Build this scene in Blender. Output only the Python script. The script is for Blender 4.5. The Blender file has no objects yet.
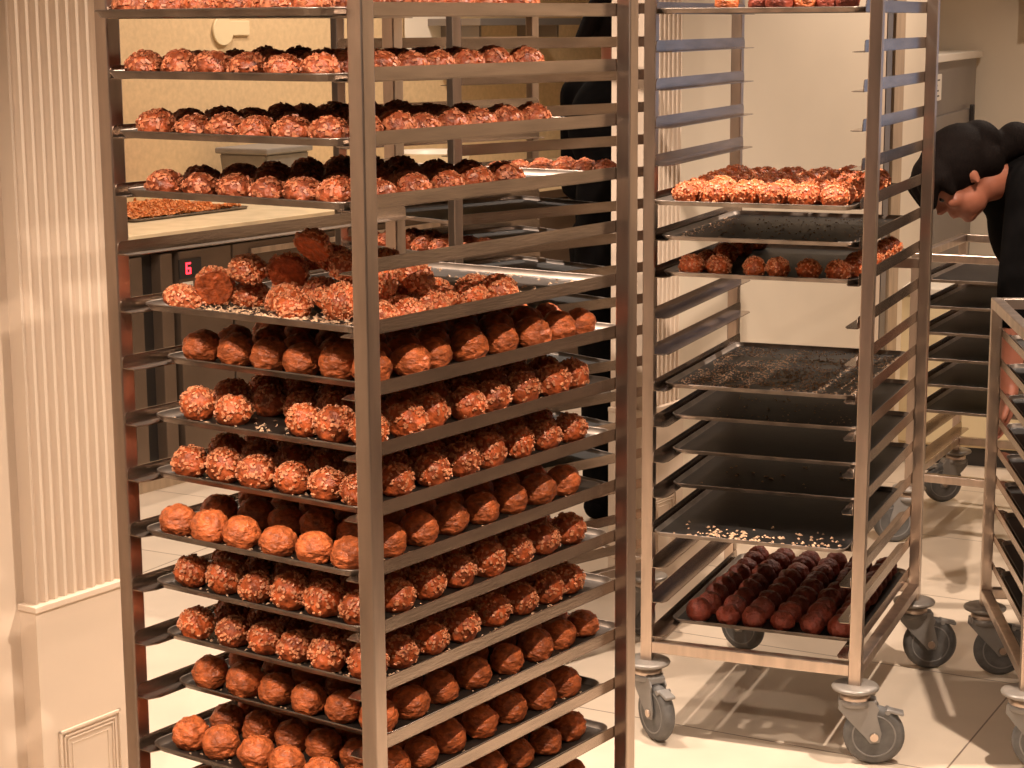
import bpy, bmesh, math, random
from mathutils import Vector, Matrix, Euler, noise
R=math.radians; PI=math.pi
rnd=random.Random(7)
scene=bpy.context.scene
C=scene.collection

# ------------------------------------------------------------------ materials
def mat(name, col, rough=.5, metal=0., bump=0., bscale=60., var=0., vscale=8., rnd_amt=0., emis=None, estr=0., spec=.5, stretch=None, sss=0., bdist=.002):
    m=bpy.data.materials.new(name); m.use_nodes=True
    nt=m.node_tree; b=nt.nodes['Principled BSDF']
    b.inputs['Base Color'].default_value=(*col,1); b.inputs['Roughness'].default_value=rough
    b.inputs['Metallic'].default_value=metal; b.inputs['Specular IOR Level'].default_value=spec
    if sss: b.inputs['Subsurface Weight'].default_value=sss; b.inputs['Subsurface Radius'].default_value=(.01,.005,.003)
    if emis: b.inputs['Emission Color'].default_value=(*emis,1); b.inputs['Emission Strength'].default_value=estr
    N=nt.nodes.new; L=nt.links.new
    if bump or var or rnd_amt:
        tc=N('ShaderNodeTexCoord'); mp=N('ShaderNodeMapping'); L(tc.outputs['Object'],mp.inputs['Vector'])
        if stretch: mp.inputs['Scale'].default_value=stretch
    if var or rnd_amt:
        hsv=N('ShaderNodeHueSaturation'); hsv.inputs['Color'].default_value=(*col,1)
        no=N('ShaderNodeTexNoise'); no.inputs['Scale'].default_value=vscale; no.inputs['Detail'].default_value=5; L(mp.outputs[0],no.inputs['Vector'])
        mr=N('ShaderNodeMapRange'); mr.inputs['From Min'].default_value=.3; mr.inputs['From Max'].default_value=.7
        mr.inputs['To Min'].default_value=1-var; mr.inputs['To Max'].default_value=1+var; L(no.outputs['Fac'],mr.inputs['Value'])
        if rnd_amt:
            oi=N('ShaderNodeObjectInfo'); m2=N('ShaderNodeMapRange'); m2.inputs['To Min'].default_value=1-rnd_amt; m2.inputs['To Max'].default_value=1+rnd_amt
            L(oi.outputs['Random'],m2.inputs['Value']); mu=N('ShaderNodeMath'); mu.operation='MULTIPLY'
            L(mr.outputs[0],mu.inputs[0]); L(m2.outputs[0],mu.inputs[1]); L(mu.outputs[0],hsv.inputs['Value'])
        else: L(mr.outputs[0],hsv.inputs['Value'])
        L(hsv.outputs[0],b.inputs['Base Color'])
    if bump:
        n2=N('ShaderNodeTexNoise'); n2.inputs['Scale'].default_value=bscale; n2.inputs['Detail'].default_value=4; L(mp.outputs[0],n2.inputs['Vector'])
        bp=N('ShaderNodeBump'); bp.inputs['Strength'].default_value=bump; bp.inputs['Distance'].default_value=bdist
        L(n2.outputs['Fac'],bp.inputs['Height']); L(bp.outputs[0],b.inputs['Normal'])
    return m
M={}
M['steel']=mat('brushed_steel',(.56,.46,.39),.30,1.,.12,60,.18,5,stretch=(6,6,1))
M['rail']=mat('rail_steel',(.45,.37,.31),.26,1.,.08,40,.18,8,stretch=(8,1,8))
M['rim']=mat('tray_rim',(.22,.18,.15),.42,.8,.1,50,.3,20)
M['rim_light']=mat('tray_rim_light',(.20,.16,.13),.36,.85,.1,50,.25,20)
M['tray']=mat('baked_tray',(.030,.022,.017),.45,.2,.25,90,.6,18,spec=.4)
M['tray_black']=mat('black_tray',(.012,.010,.009),.5,.1,.2,90,.5,18,spec=.35)
M['bun']=mat('bun_crust',(.43,.088,.022),.46,0,1.,110,.5,90,.18,sss=.03,bdist=.005)
M['bun_plain']=mat('plain_crust',(.50,.122,.034),.45,0,1.,90,.5,70,.16,sss=.03,bdist=.006,stretch=(1,1,1.8))
M['bun_choc']=mat('cocoa_crust',(.20,.036,.018),.5,0,1.,110,.4,60,.15,bdist=.005)
M['nib']=mat('pearl_sugar',(.64,.25,.115),.45,0,0,1,.3,200,sss=.05)
M['flake']=mat('nut_flakes',(.43,.14,.06),.5,0,0,1,.45,150)
M['bun_flaky']=mat('dark_bun_crust',(.29,.062,.019),.46,0,1.,110,.5,90,.2,sss=.03,bdist=.005)
M['crumb']=mat('sugar_crumb',(.52,.33,.20),.6,0,0,1,.45,90)
M['paint']=mat('cream_paint',(.64,.515,.40),.55,0,.06,30,.03,3)
M['paint_wall']=mat('cream_wall_paint',(.70,.60,.47),.6,0,.05,30,.04,2)
M['marble']=mat('beige_marble_wall',(.62,.46,.27),.4,0,.05,60,.09,45)
M['marble_top']=mat('marble_worktop',(.80,.66,.44),.25,0,.02,60,.10,12)
M['dark']=mat('dark_gap',(.02,.016,.014),.5)
M['fridge']=mat('taupe_steel_door',(.15,.105,.075),.40,.5,.06,30,.15,5)
M['grey_steel']=mat('grey_steel',(.27,.24,.22),.42,.6,.05,30,.06,4)
M['plastic_grey']=mat('grey_plastic',(.22,.20,.18),.5,0,0,1,.08,30)
M['caster_grey']=mat('caster_grey_plastic',(.22,.205,.19),.45,.15,.05,60,.10,20)
M['crumb_dark']=mat('darker_crumb',(.33,.21,.13),.6,0,0,1,.5,90)  # the crumbs again in a darker tone
M['caster_disc']=mat('caster_bumper_disc',(.24,.215,.19),.35,.3,.05,60,.12,20)
M['rubber']=mat('grey_rubber',(.10,.095,.09),.6,0,.2,80,.25,40)
M['rubber_light']=mat('wheel_disc',(.20,.19,.18),.5,0,.05,60,.12,30)
M['black_cloth']=mat('black_cloth',(.0045,.004,.004),.95,0,.3,60,.3,20,spec=.03)
M['skin']=mat('skin',(.27,.092,.052),.55,0,.1,80,.08,20,sss=.08)
M['hair']=mat('black_hair',(.006,.004,.0035),.7,0,.8,30,.3,30,stretch=(14,14,2),spec=.04)
M['eye']=mat('eye_dark',(.02,.015,.015),.2)
M['white']=mat('white_plastic',(.75,.68,.58),.4)
M['cream_front']=mat('cream_cabinet_front',(.72,.60,.38),.45,0,.02,30,.04,5)
M['tan']=mat('tan_panel',(.40,.29,.19),.45,0,.04,30,.15,6,stretch=(8,8,1))
M['red_led']=mat('red_led_digits',(.8,.02,.03),.4,emis=(1.,.03,.05),estr=4.)
M['ink']=mat('grey_ink',(.12,.11,.10),.7)
M['lamp']=mat('lamp_glow',(1,.9,.75),.4,emis=(1,.8,.55),estr=12.)
M['ceil']=mat('ceiling_paint',(.30,.23,.17),.8)
M['shop']=mat('brown_shop_wall',(.10,.065,.045),.7)
M['blue_glow']=mat('added_blue_glow',(.2,.3,.5),.3,emis=(.42,.58,.9),estr=.62)  # blue glow of the added panel that the rails mirror
def floor_mat():
    m=bpy.data.materials.new('cream_floor_tile'); m.use_nodes=True; nt=m.node_tree; b=nt.nodes['Principled BSDF']; N=nt.nodes.new; L=nt.links.new
    tc=N('ShaderNodeTexCoord'); mp=N('ShaderNodeMapping'); mp.vector_type='POINT'
    mp.inputs['Rotation'].default_value=(0,0,R(28.5)); mp.inputs['Location'].default_value=(1.068,-.108,0)
    L(tc.outputs['Object'],mp.inputs['Vector'])
    br=N('ShaderNodeTexBrick'); br.offset=0; br.inputs['Scale'].default_value=1; br.inputs['Brick Width'].default_value=1.264; br.inputs['Row Height'].default_value=.632
    br.inputs['Mortar Size'].default_value=.0022; br.inputs['Mortar Smooth'].default_value=.1; br.inputs['Bias'].default_value=0
    br.inputs['Color1'].default_value=(.66,.55,.435,1); br.inputs['Color2'].default_value=(.635,.53,.415,1); br.inputs['Mortar'].default_value=(.20,.14,.10,1)
    L(mp.outputs[0],br.inputs['Vector'])
    no=N('ShaderNodeTexNoise'); no.inputs['Scale'].default_value=5; no.inputs['Detail'].default_value=8; L(tc.outputs['Object'],no.inputs['Vector'])
    mr=N('ShaderNodeMapRange'); mr.inputs['From Min'].default_value=.3; mr.inputs['From Max'].default_value=.7; mr.inputs['To Min'].default_value=.93; mr.inputs['To Max'].default_value=1.06
    L(no.outputs['Fac'],mr.inputs['Value']); hsv=N('ShaderNodeHueSaturation'); L(br.outputs['Color'],hsv.inputs['Color']); L(mr.outputs[0],hsv.inputs['Value'])
    L(hsv.outputs[0],b.inputs['Base Color']); b.inputs['Roughness'].default_value=.34; b.inputs['Specular IOR Level'].default_value=.45
    return m
M['floor']=floor_mat()

# ------------------------------------------------------------------ mesh helpers
class MB:
    def __init__(s): s.bm=bmesh.new(); s.mats=[]
    def mi(s,m):
        if m not in s.mats: s.mats.append(m)
        return s.mats.index(m)
    def box(s,x0,x1,y0,y1,z0,z1,m='steel',bev=0.,mtx=None):
        t=bmesh.new(); bmesh.ops.create_cube(t,size=1)
        for v in t.verts: v.co=Vector(((x0+x1)/2+v.co.x*(x1-x0),(y0+y1)/2+v.co.y*(y1-y0),(z0+z1)/2+v.co.z*(z1-z0)))
        if bev: bmesh.ops.bevel(t,geom=t.edges[:],offset=bev,segments=2,affect='EDGES',profile=.5)
        s.add(t,m,mtx); return s
    def add(s,t,m,mtx=None,smooth=False):
        k=s.mi(m); mp={}
        for v in t.verts: mp[v]=s.bm.verts.new(mtx@v.co if mtx else v.co)
        for f in t.faces:
            try: g=s.bm.faces.new([mp[v] for v in f.verts])
            except ValueError: continue
            g.material_index=k; g.smooth=smooth
        t.free(); return s
    def cyl(s,p,q,r,r2=None,m='steel',n=24,smooth=True,mtx=None):
        p,q=Vector(p),Vector(q); d=q-p; t=bmesh.new()
        bmesh.ops.create_cone(t,cap_ends=True,segments=n,radius1=r,radius2=r if r2 is None else r2,depth=d.length)
        M4=Matrix.Translation((p+q)/2)@d.to_track_quat('Z','Y').to_matrix().to_4x4()
        k=s.mi(m); mp={}
        if mtx: M4=mtx@M4
        for v in t.verts: mp[v]=s.bm.verts.new(M4@v.co)
        for f in t.faces:
            g=s.bm.faces.new([mp[v] for v in f.verts]); g.material_index=k; g.smooth=smooth and len(f.verts)==4
        t.free(); return s
    def lathe(s,prof,m,n=32,mtx=None):
        k=s.mi(m); rings=[]
        for r,z in prof:
            rings.append([s.bm.verts.new((mtx or Matrix())@Vector((r*math.cos(2*PI*i/n),r*math.sin(2*PI*i/n),z))) for i in range(n)])
        for a,b in zip(rings,rings[1:]):
            for i in range(n):
                f=s.bm.faces.new([a[i],a[(i+1)%n],b[(i+1)%n],b[i]]); f.material_index=k; f.smooth=True
        for rg,fl in ((rings[0],True),(rings[-1],False)):
            f=s.bm.faces.new(rg[::-1] if fl else rg); f.material_index=k
        return s
    def prism(s,pts,h0,h1,m,mtx=None,bev=0.):
        t=bmesh.new(); a=[t.verts.new((x,y,h0)) for x,y in pts]; b=[t.verts.new((x,y,h1)) for x,y in pts]; n=len(pts)
        t.faces.new(a[::-1]); t.faces.new(b)
        for i in range(n): t.faces.new([a[i],a[(i+1)%n],b[(i+1)%n],b[i]])
        if bev: bmesh.ops.bevel(t,geom=t.edges[:],offset=bev,segments=1,affect='EDGES')
        return s.add(t,m,mtx)
    def mesh(s,name):
        me=bpy.data.meshes.new(name); bmesh.ops.recalc_face_normals(s.bm,faces=s.bm.faces[:]); s.bm.to_mesh(me); s.bm.free()
        for m in s.mats: me.materials.append(M[m])
        return me
    def obj(s,name,parent=None): return link(name,s.mesh(name),parent)
def link(name,me,parent=None,loc=None,rot=None):
    o=bpy.data.objects.new(name,me); C.objects.link(o)
    if parent: o.parent=parent
    if loc is not None: o.location=loc
    if rot is not None: o.rotation_euler=rot
    return o
def tag(o,label,cat,group=None,kind=None):
    o['label']=label; o['category']=cat
    if group: o['group']=group
    if kind: o['kind']=kind
    return o
def empty(name,loc,rz=0.):
    o=bpy.data.objects.new(name,None); o.empty_display_size=.05; C.objects.link(o); o.location=loc; o.rotation_euler=(0,0,rz); return o
def struct(o): o['kind']='structure'; return o

# wall frame: t runs along the left/right walls (35 deg), c across them
EV=Vector((.574,.819,0)); NV=Vector((.819,-.574,0))
WM=Matrix(((EV.x,NV.x,0,0),(EV.y,NV.y,0,0),(0,0,1,0),(0,0,0,1)))   # (t,c,z)->world

# ------------------------------------------------------------------ racks
H=1.587
def casters(root,spots,rw=.066):
    for (x,y,z,yaw) in spots:
        a=MB(); T=Matrix.Translation((x,y,0))
        a.lathe([(.014,z+.0015),(.044,z+.001),(.0500,z-.0015),(.0515,z-.005),(.0500,z-.0085),(.043,z-.012),(.028,z-.016)],'caster_disc',36,T)
        a.lathe([(.030,z-.016),(.033,z-.022),(.033,z-.030),(.028,z-.034)],'steel',32,T)
        cap=a.obj('caster',root)
        TT=T@Matrix.Rotation(yaw,4,'Z')
        f=MB(); off=.042; zt=z-.028; 
        f.lathe([(.034,zt-.016),(.036,zt-.006),(.032,zt)],'caster_grey',28,T)
        for s_ in (-1,1):
            pts=[(-.034,zt-.002),(.040,zt-.002),(.052,zt-.020),(.046,zt-.034),(off+.016,rw+.008),(off+.012,rw-.012),(off-.008,rw-.015),(off-.018,rw-.002),(-.020,zt-.040),(-.036,zt-.022)]
            mt=TT@Matrix(((1,0,0,0),(0,0,1,0),(0,1,0,0),(0,0,0,1)))
            f.prism(pts,s_*.0185-.002,s_*.0185+.002,'caster_grey',mt,.0008)
            f.cyl(TT@Vector((off,s_*.019,rw)),TT@Vector((off,s_*.025,rw)),.009,m='steel',n=16)
        f.box(-.034,.046,-.019,.019,zt-.018,zt-.002,'caster_grey',.003,TT)
        f.obj('fork',cap)
        w=MB(); WT=TT@Matrix.Translation((off,0,rw))@Matrix.Rotation(PI/2,4,'X')
        w.lathe([(.046,-.014),(.056,-.0155),(.061,-.011),(rw,-.004),(rw,.004),(.061,.011),(.056,.0155),(.046,.014)],'rubber',48,WT)
        w.lathe([(.010,-.015),(.014,-.011),(.040,-.009),(.0445,-.0145),(.0475,-.0150),(.0475,.0150),(.0445,.0145),(.040,.009),(.014,.011),(.010,.015)],'rubber_light',48,WT)
        w.obj('wheel',cap)
        b=MB(); b.box(.040,.078,-.013,.013,zt-.018,zt-.010,'caster_grey',.003,TT@Matrix.Rotation(R(12),4,'Y'))
        b.cyl(TT@Vector((.070,-.017,zt-.028)),TT@Vector((.070,.017,zt-.028)),.0055,m='caster_grey',n=12)
        b.obj('brake_lever',cap)
def make_rack(name,label,X,Y,th,W,D,s,zs,rh,fw,ztop,zbot=.177,yaws=(0,0,0,0),mid=None,lean=0.,deck=False,group=None,railw=None):
    r=empty(name,(X,Y,0),-th); tag(r,label,'rack',group)
    # local: x = -u (right), y = v (back)
    for (u,v,ln) in ((0,0,lean),(W-s,0,0),(0,D-s,0),(W-s,D-s,0)):
        b=MB(); b.box(-u-s,-u,v,v+s,zbot,ztop,'steel',.0022)
        if ln:
            for q in b.bm.verts: q.co.x+=ln*max(0,(q.co.z-.6))/1.0
        b.obj('post',r)
    for z in zs:
        for side in (0,1):
            b=MB(); y0,y1=.0015,D-.0015
            sg=-1 if side==0 else 1; xa=-s if side==0 else -(W-s)
            def bx(x0,x1,*a): b.box(min(x0,x1),max(x0,x1),*a)
            # vertical flange with rounded top corners
            c=rh*.45; pr=[(y0,z),(y1,z),(y1,z+rh-c),(y1-c*.3,z+rh-c*.3),(y1-c,z+rh),(y0+c,z+rh),(y0+c*.3,z+rh-c*.3),(y0,z+rh-c)]
            mt=Matrix(((0,0,1,0),(1,0,0,0),(0,1,0,0),(0,0,0,1)))
            x1=xa+sg*.0014
            b.prism(pr,min(xa,x1),max(xa,x1),'rail',mt)
            # horizontal flange, front corner cut
            q=[(xa,y0),(xa+sg*fw*.75,y0),(xa+sg*fw,y0+.018),(xa+sg*fw,y1-.018),(xa+sg*fw*.75,y1),(xa,y1)]
            b.prism(q,z-.0007,z+.0007,'rail')
            b.obj('rail',r)
    e=.0005
    def bar(x0,x1,y0,y1,z0,z1): b=MB(); b.box(x0,x1,y0,y1,z0,z1,'steel',.002); b.obj('crossbar',r)
    zb=zbot+.020
    bar(-(W-s),-s,0,s,zb,zb+s); bar(-(W-s),-s,D-s,D,zb,zb+s)
    bar(-s,0,s,D-s,zb,zb+s*.9); bar(-W,-(W-s),s,D-s,zb,zb+s*.9)
    bar(-(W-s),-s,0,s,ztop-s,ztop); bar(-(W-s),-s,D-s,D,ztop-s,ztop)
    bar(-s,0,s,D-s,ztop-s,ztop); bar(-W,-(W-s),s,D-s,ztop-s,ztop)
    if mid: bar(-(W-s),-s,D-s,D,mid,mid+.024)
    if deck:
        b=MB(); b.box(-W-.004,.004,-.004,D+.004,ztop,ztop+.006,'steel',.001); b.obj('top_panel',r)
    h=s/2
    casters(r,[(-h,h,zbot,yaws[0]),(-(W-h),h,zbot,yaws[1]),(-h,D-h,zbot,yaws[2]),(-(W-h),D-h,zbot,yaws[3])])
    return r
R1=dict(X=-.1803,Y=2.3986,th=.62498,W=.4732,D=.6353,s=.0243)
R2=dict(X=.7455,Y=3.9815,th=.38848,W=.4984,D=.7000,s=.0263)
R3=dict(X=-.1281,Y=4.4209,th=.8499,W=.4654,D=.6600,s=.025)
R4=dict(X=1.627,Y=5.592,th=.47,W=.4732,D=.60,s=.025)
R5=dict(X=1.5515,Y=3.897,th=.100,W=.4732,D=.64,s=.025)
z1=lambda k: 1.597-.08*k
z2=lambda k: 1.605-.08*k-(.0098 if k>=8 else 0)
z3=lambda k: 1.529-.08*k
make_rack('bakery_rack','tall steel tray rack nearest the camera, filled with buns, beside the fluted cream pilaster',zs=[z1(k) for k in range(-2,17)],rh=.0175,fw=.030,ztop=1.80,yaws=(R(-80),R(200),R(30),R(150)),**R1)
make_rack('bakery_rack','tall steel rack on grey casters with mostly empty black trays, right of the nearest rack',zs=[z2(k) for k in range(-2,18)],rh=.0245,fw=.030,ztop=1.80,yaws=(R(14),R(-42),R(22),R(-20)),mid=1.002,lean=.0075,**R2)
make_rack('bakery_rack','steel rack of dark trays seen through the nearest rack, behind it',zs=[z3(k) for k in range(-2,17)],rh=.0245,fw=.030,ztop=1.80,yaws=(R(10),R(70),R(160),R(-60)),**R3)
make_rack('low_bakery_rack','low steel rack with black trays behind the right rack, below the bending person',zs=[.812-.08*k for k in range(8)],rh=.022,fw=.030,ztop=.90,yaws=(R(30),R(205),R(20),R(215)),deck=False,**R4)
make_rack('low_bakery_rack','low steel rack cut off by the right picture edge, in front of the bending person',zs=[.847-.072*k for k in range(9)],rh=.018,fw=.030,ztop=.937,yaws=(R(30),R(-20),R(20),R(8)),deck=False,**R5)

def fr(Rk,u,v,z):
    th=Rk['th']; return Vector((Rk['X']-u*math.cos(th)+v*math.sin(th), Rk['Y']+u*math.sin(th)+v*math.cos(th), z))

# ------------------------------------------------------------------ trays
def tray_mesh(w,l,base,rim,h=.0105,fl=.006,cr=.026,name='tray'):
    bm=bmesh.new()
    def loop(ins,z,rr):
        pts=[]; a,b=w/2-ins,l/2-ins; r=max(rr,.004)
        for cx,cy,st in ((a-r,b-r,0),(-(a-r),b-r,90),(-(a-r),-(b-r),180),(a-r,-(b-r),270)):
            for i in range(6):
                an=R(st+90*i/5); pts.append(bm.verts.new((cx+r*math.cos(an),cy+r*math.sin(an),z)))
        return pts
    L=[loop(fl+.001,.0012,cr-fl),loop(.002,h-.001,cr-.001),loop(.0008,h,cr),loop(0,h-.0006,cr),loop(0,h-.003,cr),loop(.0012,h-.0028,cr),loop(fl+.001,0,cr-fl)]
    n=len(L[0])
    f=bm.faces.new(L[0]); f.material_index=0
    for j,(a,b) in enumerate(zip(L,L[1:])):
        for i in range(n):
            g=bm.faces.new([a[i],a[(i+1)%n],b[(i+1)%n],b[i]]); g.material_index=1; g.smooth=(j not in (5,))
    f=bm.faces.new(L[-1][::-1]); f.material_index=0
    bmesh.ops.recalc_face_normals(bm,faces=bm.faces[:])
    me=bpy.data.meshes.new(name); bm.to_mesh(me); bm.free(); me.materials.append(M[base]); me.materials.append(M[rim]); return me
TM1=tray_mesh(.400,.600,'tray','rim_light')
TM2=tray_mesh(.430,.600,'tray_black','rim')
TM4=tray_mesh(.400,.560,'tray_black','rim')
def put_tray(me,Rk,uc,v0,l,z,label,group):
    o=link('baking_tray',me,None,fr(Rk,uc,v0+l/2,z+.0008),(0,0,-Rk['th'])); tag(o,label,'tray',group); return o

# ------------------------------------------------------------------ crumbs (uncountable)
def crumbs(label,Rk,pts,z,size=(.0015,.0035),m='crumb',name='sugar_crumbs'):
    bm=bmesh.new()
    for (u,v) in pts:
        s_=rnd.uniform(*size); P=fr(Rk,u,v,z+s_*.3)
        vs=[]
        rot=Euler((rnd.uniform(-.4,.4),rnd.uniform(-.4,.4),rnd.uniform(0,6.3))).to_matrix(); e=rnd.uniform(1,2.2)
        for c in ((-1,-1,-.5),(1,-1,-.5),(1,1,-.5),(-1,1,-.5),(0,0,.6)):
            vs.append(bm.verts.new(P+rot@Vector((c[0]*s_*.5*e,c[1]*s_*.5,c[2]*s_*.6))))
        bm.faces.new(vs[3::-1])
        for i in range(4): bm.faces.new([vs[i],vs[(i+1)%4],vs[4]])
    me=bpy.data.meshes.new(name); bm.to_mesh(me); bm.free(); me.materials.append(M[m])
    o=link(name,me); o['kind']='stuff'; o['label']=label; o['category']='crumbs'; return o

# ------------------------------------------------------------------ buns
def bun_body(seed,a,hgt,wr,m,flat=.45):
    t=bmesh.new(); bmesh.ops.create_icosphere(t,subdivisions=4,radius=1); o=Vector((seed*7.3,seed*3.1,seed))
    for v in t.verts:
        n=v.co.normalized(); d=1+.10*noise.noise(n*1.6+o)+wr*noise.noise(n*5+o)+wr*.6*abs(noise.noise(n*11+o))
        p=Vector((n.x*a*d,n.y*a*d,n.z*hgt*.56*d)); p.z=max(p.z,-hgt*flat); v.co=p
    zmin=min(v.co.z for v in t.verts)
    for v in t.verts: v.co.z-=zmin
    b=MB(); b.add(t,m,None,True); return b
def topping(seed,a,hgt,n,kind,flat=.45):
    r2=random.Random(seed*13+5); b=MB(); c=Vector((0,0,hgt*flat)); o=Vector((seed*7.3,seed*3.1,seed))
    i=0
    while i<n:
        z=r2.uniform(-.45,1); an=r2.uniform(0,2*PI); q=math.sqrt(1-z*z); nn=Vector((q*math.cos(an),q*math.sin(an),z))
        if z<-.1 and r2.random()<.55: continue
        d=1+.10*noise.noise(nn*1.6+o)
        P=c+Vector((nn.x*a*d,nn.y*a*d,nn.z*hgt*.56*d)); 
        if P.z<.002: P.z=.002
        i+=1
        if kind=='nib': sx,sy,sz=r2.uniform(.0016,.0031),r2.uniform(.0013,.0023),r2.uniform(.0014,.0024)
        else: sx,sy,sz=r2.uniform(.0020,.0048),r2.uniform(.0015,.0028),r2.uniform(.0009,.0019)
        t=bmesh.new(); bmesh.ops.create_cube(t,size=2)
        for v in t.verts: v.co=Vector((v.co.x*sx*r2.uniform(.65,1),v.co.y*sy*r2.uniform(.65,1),v.co.z*sz))
        mt=Matrix.Translation(P+nn*sz*.3)@nn.to_track_quat('Z','Y').to_matrix().to_4x4()@Matrix.Rotation(r2.uniform(0,6.3),4,'Z')@Matrix.Rotation(r2.uniform(-.35,.35),4,'X')
        b.add(t,'nib' if kind=='nib' else 'flake',mt)
    return b
VAR={}
VAR['flaky_bun']=[(bun_body(i,.0255,.037,.09,'bun_flaky',.34).mesh('bun'),topping(i,.0258,.037,95,'flake',.34).mesh('topping')) for i in range(6)]
VAR['sugared_bun']=[(bun_body(10+i,.0255,.044,.06,'bun').mesh('bun'),topping(10+i,.0258,.044,120,'nib').mesh('topping')) for i in range(6)]
VAR['dome']=[(bun_body(40+i,.0275,.036,.06,'bun',.20).mesh('bun'),topping(40+i,.0278,.036,170,'nib',.20).mesh('topping')) for i in range(5)]
VAR['plain_bun']=[(bun_body(20+i,.0258,.044,.11,'bun_plain').mesh('bun'),None) for i in range(7)]
VAR['cocoa_bun']=[(bun_body(30+i,.0275,.046,.10,'bun_choc').mesh('bun'),None) for i in range(5)]
ORD=['zeroth','first','second','third','fourth','fifth','sixth','seventh','eighth','ninth','tenth','eleventh','twelfth','thirteenth','fourteenth','fifteenth']
ADJ={'flaky_bun':'flaky-topped brown bun','sugared_bun':'pearl-sugar bun','plain_bun':'plain golden bun','cocoa_bun':'dark cocoa-brown bun'}
TOPN={'flaky_bun':'pale flaky topping','sugared_bun':'white pearl sugar topping'}
def bun(kind,P,label,group,rot=None,sc=1.,var=None):
    me,tp=rnd.choice(VAR[var or kind]); rot=rot or (rnd.uniform(-.08,.08),rnd.uniform(-.08,.08),rnd.uniform(0,6.28))
    o=link(kind,me,None,P,rot); s_=sc*rnd.uniform(.94,1.06); o.scale=(s_,s_,s_*rnd.uniform(.93,1.05)); tag(o,label,'bun',group)
    if tp:
        q=link('sugar_topping' if kind=='sugared_bun' else 'flake_topping',tp,o); q['label']=TOPN[kind]
    return o
US=[.387,.323,.260,.196,.133,.070]   # left to right columns
def grid(kind,Rk,us,vs,z,traydesc,group,sc=1.,skip=(),jit=.004):
    for r,v in enumerate(vs):
        for c,u in enumerate(us):
            if (r,c) in skip: continue
            row='front row' if r==0 else ORD[r+1]+' row back'
            lab=f"{ADJ[kind]}, {row}, {ORD[c+1]} from left, on {traydesc}"
            bun(kind,fr(Rk,u+rnd.uniform(-jit,jit),v+rnd.uniform(-jit,jit),z),lab,group,sc=sc)
def lin(a,b,n): return [a+(b-a)*i/(n-1) for i in range(n)]
TV={0:-.046,1:-.026,2:-.010,3:0.,5:.024,6:.062,7:.036,8:.032,9:.008,10:.024,11:.040,12:.060,13:.006,14:.03,15:.02}
V1={0:[-.008,.05,.105,.16,.225,.286,.362,.431],1:[.010,.065,.12,.180,.245,.314,.380,.450],2:[.028,.09,.15,.210,.27,.33,.395,.465],
    3:[.040,.112,.184,.256,.325,.397],6:[.098,.168,.235,.310,.385,.458,.527,.592],
    7:[.082,.154,.224,.290,.360,.434,.506,.571],8:[.068,.139,.211,.282,.353,.425,.495,.565],9:[.040,.125,.195,.266,.335,.405,.477,.541],
    10:[.060,.134,.202,.272,.341,.411,.487,.554],11:[.072,.138,.207,.275,.360,.428,.493,.555],12:[.092,.165,.238,.312,.389,.464,.534,.603],
    13:[.045,.121,.183,.253,.326,.402,.472,.543],14:[.07,.145,.215,.285,.35,.42,.49,.56],15:[.06,.135,.21,.28,.35,.42,.49,.56]}
K1={0:'flaky_bun',1:'flaky_bun',2:'flaky_bun',3:'flaky_bun',6:'plain_bun',7:'sugared_bun',8:'sugared_bun',9:'plain_bun',10:'sugared_bun',11:'sugared_bun',12:'plain_bun',13:'plain_bun',14:'plain_bun',15:'plain_bun'}
ordk={k:i+1 for i,k in enumerate([0,1,2,3,5,6,7,8,9,10,11,12,13,14,15])}
G1='trays sliding in the nearest rack'
for k,tv in TV.items():
    what='jumbled sugared buns and crumbs' if k==5 else {'flaky_bun':'flaky brown buns','sugared_bun':'pearl-sugar buns','plain_bun':'plain golden buns'}[K1[k]]
    put_tray(TM1,R1,.237,tv,.60,z1(k),f"tray of {what}, {ORD[ordk[k]]} laden tray down in nearest rack",G1)
    if k!=5:
        us=[.387,.323,.262,.199,.135,.074]
        sk=set()
        if k==7: us=[.381,.315,.250,.190,.128,.072]; sk={(0,2)}
        grid(K1[k],R1,us,V1[k],z1(k)+.0022,f"{ORD[ordk[k]]} laden tray of nearest rack",f"{what} on the {ORD[ordk[k]]} laden tray of the nearest rack",skip=sk)
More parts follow.
